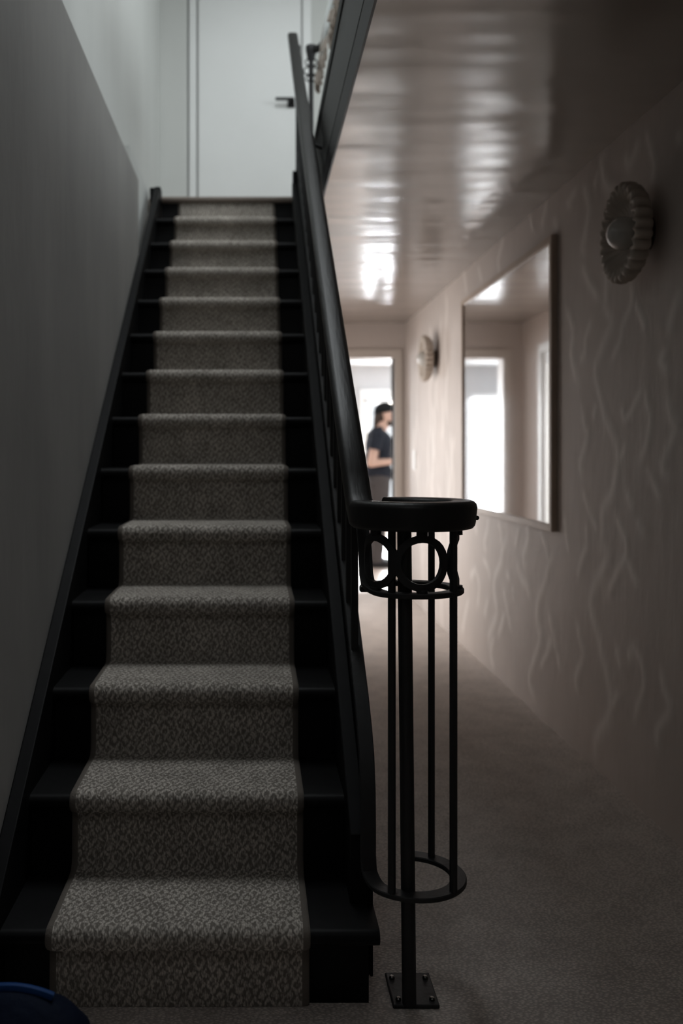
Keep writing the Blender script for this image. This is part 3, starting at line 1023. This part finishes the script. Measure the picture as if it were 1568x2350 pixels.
RP = [(0.245, yt + 0.12, nose_z(yt + 0.12) + 0.80), (0.27, 5.40, 3.575), (0.332, 5.40, 3.57), (0.385, 5.36, 3.57), (0.402, 5.28, 3.57), (0.41, 5.0, 3.57), (0.43, 4.4, 3.57), (0.44, 3.0, 3.57)]
struct('top_rail', MB().sweep(rounded(0.036, 0.04, 0.01, 2), RP[2:]), M['rail_wood'], parent=lr, smooth=True, angle=50)
struct('end_post', MB().box(0.426, 0.454, 2.99, 3.02, UP, 3.56), M['iron'], parent=lr, bevel=0.002)

sh = thing('fringed_shawl', 'white fringed shawl with taupe stripes hung over the landing rail', 'shawl', (0.40, 4.9, 3.6))


def shawl_strip(name, ya, yb2, material, n=10):
    v, f = [], []
    rows = []
    for i in range(n + 1):
        y = ya + (yb2 - ya) * i / n
        t = (y - 4.2) / (5.22 - 4.2)
        xr = np.interp(y, (4.2, 4.4, 5.0, 5.28), (0.432, 0.43, 0.41, 0.402))
        rip = 0.010 * math.sin(y * 34) + 0.006 * math.sin(y * 71 + 1)
        row = []
        flare = 0.035 * (1 - abs(2 * t - 1.0))
        for a, z in ((0.030, 3.325), (0.029, 3.40), (0.028, 3.48), (0.028, 3.56), (0.022, 3.596), (0.0, 3.602), (-0.022, 3.596), (-0.028, 3.55), (-0.030, 3.42)):
            k = max(0, (3.56 - z) / 0.23)
            sgn = 1 if a > 0 else -1
            row.append((xr - a - sgn * k * (0.012 + abs(rip)) + (rip if a > 0 else -rip) * k * 0.6, y + 0.02 * k * math.sin(y * 9), z))
        rows.append(row)
    m = len(rows[0])
    for r_ in rows:
        v += r_
    for i in range(n):
        for j in range(m - 1):
            f.append((i * m + j, i * m + j + 1, (i + 1) * m + j + 1, (i + 1) * m + j))
    o = MB().add(v, f).build(name, material, sh, smooth=True, angle=80)
    so = o.modifiers.new('thick', 'SOLIDIFY')
    so.thickness = 0.004
    return [r_[0] for r_ in rows]


hem = []
for nm, a, b, mm in (('cloth', 4.20, 4.42, 'shawl'), ('stripe', 4.42, 4.53, 'shawl_stripe'), ('cloth', 4.53, 5.08, 'shawl'), ('stripe', 5.08, 5.13, 'shawl_stripe'), ('cloth', 5.13, 5.22, 'shawl')):
    hem += shawl_strip(nm, a, b, M[mm], 8)
fm = MB()
for i in range(len(hem) - 1):
    for t in (0.1, 0.5, 0.9):
        p = Vector(hem[i]).lerp(Vector(hem[i + 1]), t)
        e = p + Vector((random.uniform(-0.012, 0.012), random.uniform(-0.014, 0.014), -random.uniform(0.05, 0.075)))
        fm.capsule(p, e, 0.0045, 0.006, 5)
fo = fm.build('fringe', M['shawl_stripe'], sh)
fo['kind'] = 'stuff'

# ------------------------------------------------------------------ mirror
MX, MY0, MY1, MZ0, MZ1 = 1.247, 3.85, 5.54, 0.862, 2.115
mi = thing('framed_mirror', 'large oak framed mirror on the veined wall between the two sconces', 'mirror', (XW, 4.7, MZ0))
fwid = 0.030


def frame_bar(pts):
    m_ = MB()
    n = len(pts)
    m_.add([(MX, y, z) for y, z in pts] + [(XW - 0.0005, y, z) for y, z in pts],
           [tuple(range(n)), tuple(range(2 * n - 1, n - 1, -1))] + [(i, n + i, n + (i + 1) % n, (i + 1) % n) for i in range(n)])
    return struct('frame_bar', m_, M['oak'], parent=mi, bevel=0.0015)


fw = fwid
frame_bar([(MY0, MZ0), (MY1, MZ0), (MY1 - fw, MZ0 + fw), (MY0 + fw, MZ0 + fw)])
frame_bar([(MY0, MZ1), (MY1, MZ1), (MY1 - fw, MZ1 - fw), (MY0 + fw, MZ1 - fw)])
frame_bar([(MY0, MZ0), (MY0, MZ1), (MY0 + fw, MZ1 - fw), (MY0 + fw, MZ0 + fw)])
frame_bar([(MY1, MZ0), (MY1, MZ1), (MY1 - fw, MZ1 - fw), (MY1 - fw, MZ0 + fw)])
struct('mirror_pane', MB().box(MX + 0.010, MX + 0.014, MY0 + fw - 0.004, MY1 - fw + 0.004, MZ0 + fw - 0.004, MZ1 - fw + 0.004), M['mirror_glass'], parent=mi)
struct('backing_board', MB().box(MX + 0.0145, XW - 0.001, MY0 + fw - 0.004, MY1 - fw + 0.004, MZ0 + fw - 0.004, MZ1 - fw + 0.004), M['oak_dark'], parent=mi)

# ------------------------------------------------------------------ sconces
NF = 26


def sconce(y, z, label):
    t = thing('wall_sconce', label, 'wall lamp', (XW, y, z), 'fluted wall sconces on the veined wall')
    mt_ = Matrix.Translation((XW, y, z)) @ Matrix.Rotation(-math.pi / 2, 4, 'Y')

    def flute(th, i):
        s_ = abs(math.sin(th * NF / 2))
        return 1 + amp[i] * (s_ - 0.6)
    pr = [(0.062, 0.026), (0.085, 0.030), (0.118, 0.036), (0.140, 0.046), (0.1515, 0.062), (0.154, 0.080), (0.152, 0.094), (0.146, 0.101), (0.137, 0.102),
          (0.128, 0.097), (0.112, 0.084), (0.094, 0.070), (0.072, 0.060), (0.045, 0.055), (0.0, 0.054)]
    amp = [0, 0.02, 0.06, 0.11, 0.14, 0.15, 0.16, 0.165, 0.17, 0.17, 0.15, 0.12, 0.07, 0.0, 0]
    struct('fluted_shade', MB().lathe(pr, NF * 8, mt_, flute), M['ceramic'], parent=t, smooth=True, angle=75)
    struct('globe', MB().ellipsoid((XW - 0.080, y, z), (0.054, 0.054, 0.054), 24, 14), M['frosted'], parent=t, smooth=True)
    struct('wall_plate', MB().lathe([(0.058, 0.0005), (0.058, 0.018), (0.045, 0.028), (0.045, 0.04)], 24, mt_), M['bronze'], parent=t, smooth=True)
    return t


SZ = 1.895
sconce(2.965, 1.905, 'fluted beige sconce mounted high between mirror and near end of the wall, seen almost whole')
sconce(6.44, 1.862, 'fluted beige sconce beside the far doorway, past the mirror, seen edge-on')

# light switch
sw = thing('light_switch', 'white two-gang light switch low beside the far doorway', 'switch', (XW, 7.27, 1.145))
struct('plate', MB().box(XW - 0.009, XW - 0.0005, 7.23, 7.31, 1.065, 1.22), M['switch'], parent=sw, bevel=0.002)
for z0, z1 in ((1.08, 1.135), (1.15, 1.205)):
    struct('rocker', MB().box(XW - 0.013, XW - 0.009, 7.243, 7.297, z0, z1), M['switch'], parent=sw, bevel=0.001)

# ------------------------------------------------------------------ far room things
rod = thing('curtain_rod', 'thin black rod across the garden door head in the bright room', 'curtain rod', (2.2, 12.62, 1.93))
struct('rod', MB().tube([(1.50, 12.62, 1.925), (3.0, 12.62, 1.925)], 0.012, 8), M['iron'], parent=rod, smooth=True)
for x in (1.53, 2.95):
    struct('rod_bracket', MB().tube([(x, 12.62, 1.925), (x, 12.67, 1.925)], 0.008, 6), M['iron'], parent=rod, smooth=True)
gp = thing('pendant_globe', 'round glowing pendant lamp above the person in the bright room', 'pendant lamp', (1.76, 12.1, 2.41))
struct('cord', MB().tube([(1.803, 12.1, 1.88), (1.803, 12.1, 2.409)], 0.004, 6), M['iron'], parent=gp)
struct('globe', MB().ellipsoid((1.803, 12.1, 1.845), (0.04, 0.04, 0.04), 16, 10), M['bulb'], parent=gp, smooth=True)
tb = thing('side_table', 'slim wooden stand carrying a small globe lamp behind the person', 'table', (1.43, 11.6, 0.012))
struct('table_top', MB().lathe([(0.0, 0.905), (0.11, 0.905), (0.115, 0.915), (0.11, 0.93), (0.0, 0.93)], 20, Matrix.Translation((1.435, 11.6, 0))), M['oak'], parent=tb, smooth=True)
for k in range(3):
    a = 2 * math.pi * k / 3
    struct('leg', MB().capsule((1.435 + 0.11 * math.cos(a), 11.6 + 0.11 * math.sin(a), 0.022), (1.435 + 0.06 * math.cos(a), 11.6 + 0.06 * math.sin(a), 0.905), 0.010, 0.012, 8), M['oak'], parent=tb, smooth=True)
gl = thing('table_lamp', 'small glowing globe lamp on the slim stand', 'lamp', (1.435, 11.6, 0.93))
struct('lamp_base', MB().lathe([(0.035, 0.9305), (0.03, 0.945), (0.012, 0.955), (0.012, 0.965), (0.0, 0.965)], 16, Matrix.Translation((1.435, 11.6, 0))), M['bronze'], parent=gl, smooth=True)
struct('globe', MB().ellipsoid((1.435, 11.6, 1.0), (0.038, 0.038, 0.038), 16, 10), M['bulb'], parent=gl, smooth=True)

# navy bag beside the foot of the stairs
bg = thing('soft_bag', 'slumped dark blue bag on the floor by the foot of the stairs', 'bag', (-0.405, 1.50, FLOOR))
vs_, fs = [], []
seg = 40
# half-widths along x and along y at each height: the mouth closes to a ridge
prb = [(0.10, 0.10, 0.0), (0.135, 0.14, 0.010), (0.149, 0.150, 0.06), (0.150, 0.145, 0.14), (0.146, 0.120, 0.21), (0.134, 0.085, 0.262), (0.108, 0.045, 0.300), (0.084, 0.020, 0.322), (0.074, 0.007, 0.330)]
for k in range(seg):
    a = 2 * math.pi * k / seg
    for i, (rx, ry, h) in enumerate(prb):
        wv = 1 + 0.02 * math.sin(3 * a + i * 0.7) + 0.012 * math.sin(7 * a + 1.3 * i)
        vs_.append((-0.405 + rx * wv * math.cos(a), 1.50 + ry * wv * math.sin(a), FLOOR + 0.001 + 0.9 * h - 0.016 * math.cos(a) ** 2 * (i > 6)))
n = len(prb)
for k in range(seg):
    l = (k + 1) % seg
    for i in range(n - 1):
        fs.append((k * n + i, l * n + i, l * n + i + 1, k * n + i + 1))
fs.append(tuple(k * n for k in range(seg - 1, -1, -1)))
fs.append(tuple(k * n + n - 1 for k in range(seg)))
MB().add(vs_, fs).build('bag_body', M['navy'], bg, smooth=True, angle=80)
sm = []
for k in range(13):
    c = 1 - 2 * k / 12
    sm.append((-0.405 + 0.074 * c, 1.50, FLOOR + 0.301 - 0.016 * c * c))
struct('lit_edge', MB().sweep(rounded(0.012, 0.014, 0.005, 2), sm), M['blue_lit'], parent=bg, smooth=True)['label'] = 'top edge of the bag, painted brighter blue as lit'

# ------------------------------------------------------------------ the person
PX, PY = 1.282, 9.56
pe = thing('person', 'person in black cap, dark T-shirt and grey trousers standing beyond the far doorway', 'person', (PX, PY, 0.012))


def fuse(mb, name, material, voxel, cuts=(), smooth_it=6):
    """grow one continuous surface from overlapping limbs"""
    me_ = mb.mesh(name)
    o = bpy.data.objects.new(name, me_)
    C.objects.link(o)
    r_ = o.modifiers.new('remesh', 'REMESH')
    r_.mode = 'VOXEL'
    r_.voxel_size = voxel
    s_ = o.modifiers.new('smooth', 'SMOOTH')
    s_.factor = 0.5
    s_.iterations = smooth_it
    dg = bpy.context.evaluated_depsgraph_get()
    new = bpy.data.meshes.new_from_object(o.evaluated_get(dg))
    o.modifiers.clear()
    o.data = new
    if cuts:
        bm = bmesh.new()
        bm.from_mesh(new)
        for pc, nc in cuts:
            g = bm.verts[:] + bm.edges[:] + bm.faces[:]
            bmesh.ops.bisect_plane(bm, geom=g, plane_co=pc, plane_no=nc, clear_outer=True)
        bm.to_mesh(new)
        bm.free()
    new.materials.clear()
    new.materials.append(material)
    new.shade_smooth()
    o.name = name
    o.parent = pe
    return o


def limbs(mb, grow=0.0):
    """torso of the figure, facing +x; +y is its far side"""
    mb.ellipsoid((0.008, 0, 0.98), (0.134 + grow, 0.165 + grow, 0.13), 24, 14)
    mb.ellipsoid((0.010, 0, 1.13), (0.132 + grow, 0.150 + grow, 0.17), 24, 14)
    mb.ellipsoid((0.018, 0, 1.27), (0.134 + grow, 0.172 + grow, 0.165), 24, 14)
    mb.ellipsoid((-0.006, 0, 1.375), (0.094 + grow, 0.180 + grow, 0.066), 24, 14)


SH = {-1: (-0.025, -0.188, 1.372), 1: (-0.02, 0.188, 1.372)}
EL = {-1: (-0.095, -0.225, 1.085), 1: (-0.06, 0.225, 1.09)}
WR = {-1: (0.150, -0.165, 1.105), 1: (0.165, 0.13, 1.12)}
b = MB()
limbs(b)
HX = 0.036   # the head sits forward of the shoulders
b.capsule((0.0, 0, 1.38), (0.035 + HX, 0, 1.50), 0.064, 0.056)
# head
b.ellipsoid((0.045 + HX, 0, 1.598), (0.098, 0.076, 0.112), 24, 16)
b.ellipsoid((0.075 + HX, 0, 1.535), (0.068, 0.060, 0.075), 20, 14)
b.capsule((0.112 + HX, 0, 1.492), (0.122 + HX, 0, 1.490), 0.026, 0.020)
b.capsule((0.140 + HX, 0, 1.612), (0.163 + HX, 0, 1.570), 0.009, 0.014)       # nose
b.capsule((0.137 + HX, -0.012, 1.528), (0.137 + HX, 0.012, 1.528), 0.009, 0.009)  # lips
b.capsule((0.134 + HX, -0.015, 1.516), (0.134 + HX, 0.015, 1.516), 0.009, 0.009)
b.capsule((0.128 + HX, -0.040, 1.625), (0.136 + HX, 0.0, 1.622), 0.012, 0.014)  # brow
b.capsule((0.128 + HX, 0.040, 1.625), (0.136 + HX, 0.0, 1.622), 0.012, 0.014)
for s_ in (-1, 1):
    b.ellipsoid((0.030 + HX, s_ * 0.078, 1.580), (0.018, 0.010, 0.031), 12, 8)  # ear
    b.capsule(SH[s_], EL[s_], 0.054, 0.043)
    b.capsule(EL[s_], WR[s_], 0.044, 0.028)
    w_ = Vector(WR[s_])
    f = (w_ - Vector(EL[s_])).normalized()
    sidev = f.cross(Vector((0, 0, 1))).normalized() * s_
    upv = sidev.cross(f).normalized()
    if upv.z < 0:
        upv = -upv
    palm = w_ + f * 0.065
    b.capsule(w_, palm, 0.027, 0.034, flat=0.75)
    b.capsule(w_ + f * 0.03, palm + f * 0.01 + upv * 0.012, 0.026, 0.026)
    for k, ln in enumerate((0.070, 0.078, 0.073, 0.058)):
        base = palm + f * 0.018 + upv * (0.026 - 0.018 * k)
        inw = Vector((0, -s_, 0))
        j1 = base + f * ln * 0.45 + inw * 0.010
        j2 = j1 + f * ln * 0.22 + inw * ln * 0.32
        j3 = j2 - f * ln * 0.08 + inw * ln * 0.26
        b.capsule(base, j1, 0.0095, 0.0088, 8).capsule(j1, j2, 0.0088, 0.008, 8).capsule(j2, j3, 0.008, 0.007, 8)
    th0 = w_ + f * 0.035 + upv * 0.026
    th1 = th0 + f * 0.035 + upv * 0.022 + Vector((0, -s_ * 0.012, 0))
    b.capsule(th0, th1, 0.013, 0.0105, 8).capsule(th1, th1 + f * 0.03 + Vector((0, -s_ * 0.008, -0.004)), 0.0105, 0.008, 8)
    # leg
    hip, kn, an = (-0.005, s_ * 0.092, 0.90), (0.015, s_ * 0.098, 0.485), (-0.030, s_ * 0.10, 0.085)
    b.capsule(hip, kn, 0.088, 0.055)
    b.capsule(kn, an, 0.056, 0.036)
    b.capsule((-0.045, s_ * 0.10, 0.04), (0.12, s_ * 0.115, 0.028), 0.036, 0.026)
body = fuse(b, 'body', M['skin'], 0.0055, smooth_it=4)

t_ = MB()
limbs(t_, 0.012)
t_.ellipsoid((0.008, 0, 0.98), (0.152, 0.178, 0.12), 24, 14)
t_.capsule((-0.012, 0, 1.37), (0.012, 0, 1.435), 0.082, 0.070)
for s_ in (-1, 1):
    m1 = Vector(SH[s_]).lerp(Vector(EL[s_]), 0.70)
    t_.capsule(SH[s_], m1, 0.070, 0.063)
tee = fuse(t_, 't_shirt', M['tee'], 0.009, cuts=[((0, 0, 0.905), (0, 0, -1)), ((0, 0, 1.462), (-0.25, 0, 1))], smooth_it=5)
# cut the sleeves square to the arm
bm = bmesh.new()
bm.from_mesh(tee.data)
for s_ in (-1, 1):
    d = (Vector(EL[s_]) - Vector(SH[s_])).normalized()
    p = Vector(SH[s_]) + d * 0.165
    kill = [v for v in bm.verts if (v.co - p).dot(d) > 0 and (v.co - p - d * (v.co - p).dot(d)).length < 0.085 and s_ * v.co.y > 0.155 and v.co.z < 1.25]
    bmesh.ops.delete(bm, geom=kill, context='VERTS')
bm.to_mesh(tee.data)
bm.free()

p_ = MB()
p_.ellipsoid((0.006, 0, 0.945), (0.144, 0.170, 0.115), 24, 14)
for s_ in (-1, 1):
    p_.capsule((0.004, s_ * 0.088, 0.88), (0.012, s_ * 0.098, 0.485), 0.118, 0.082)
    p_.capsule((0.012, s_ * 0.098, 0.485), (-0.025, s_ * 0.102, 0.06), 0.074, 0.066)
fuse(p_, 'trousers', M['trousers'], 0.010, cuts=[((0, 0, 0.06), (0, 0, -1)), ((0, 0, 1.0), (0, 0, 1))], smooth_it=5)
for s_ in (-1, 1):
    k_ = MB()
    k_.capsule((-0.05, s_ * 0.102, 0.052), (0.135, s_ * 0.118, 0.036), 0.050, 0.036)
    k_.capsule((-0.045, s_ * 0.102, 0.05), (-0.035, s_ * 0.102, 0.10), 0.046, 0.045)
    fuse(k_, 'shoe', M['shoe'], 0.008, cuts=[((0, 0, 0.002), (0, 0, -1))], smooth_it=3)
c_ = MB()
c_.ellipsoid((0.040 + HX, 0, 1.622), (0.114, 0.092, 0.100), 24, 16)
cap = fuse(c_, 'cap', M['cap'], 0.007, cuts=[((0.04 + HX, 0, 1.612), (0.16, 0, -1))], smooth_it=3)
vis = MB()
pts = [(-0.050, -0.062), (-0.098, -0.046), (-0.120, 0.0), (-0.098, 0.046), (-0.050, 0.062)]
vis.add([(x + 0.02 + HX, y, 1.606 + (x + 0.06) * 0.1) for x, y in pts] + [(x + 0.02 + HX, y, 1.613 + (x + 0.06) * 0.1) for x, y in pts],
        [(4, 3, 2, 1, 0), (5, 6, 7, 8, 9)] + [(i, (i + 1) % 5, 5 + (i + 1) % 5, 5 + i) for i in range(5)])
vo = vis.build('visor', M['cap'])
vo.parent = cap
hh = MB()
hh.ellipsoid((0.018 + HX, 0, 1.575), (0.080, 0.079, 0.070), 20, 14)
hh.capsule((-0.030 + HX, 0, 1.57), (-0.058 + HX, 0.0, 1.46), 0.046, 0.024)
hh.capsule((-0.058 + HX, 0, 1.46), (-0.078 + HX, 0.0, 1.40), 0.024, 0.012)
fuse(hh, 'hair', M['hair'], 0.008, cuts=[((0.012 + HX, 0, 1.58), (1, 0, 0.2))], smooth_it=3)
be = MB()
be.ellipsoid((0.082 + HX, 0, 1.510), (0.064, 0.060, 0.048), 18, 12)
be.capsule((0.05 + HX, -0.055, 1.555), (0.105 + HX, -0.035, 1.50), 0.014, 0.016)
be.capsule((0.05 + HX, 0.055, 1.555), (0.105 + HX, 0.035, 1.50), 0.014, 0.016)
be.capsule((0.120 + HX, 0, 1.497), (0.128 + HX, 0, 1.494), 0.024, 0.020)
fuse(be, 'beard', M['hair'], 0.007, cuts=[((0.1 + HX, 0, 1.525), (0.1, 0, 1))], smooth_it=3)
for s_ in (-1, 1):
    e_ = MB().ellipsoid((0.129 + HX, s_ * 0.030, 1.603), (0.010, 0.013, 0.008), 12, 8).build('eye', M['eye'], None, smooth=True)
    e_.parent = pe
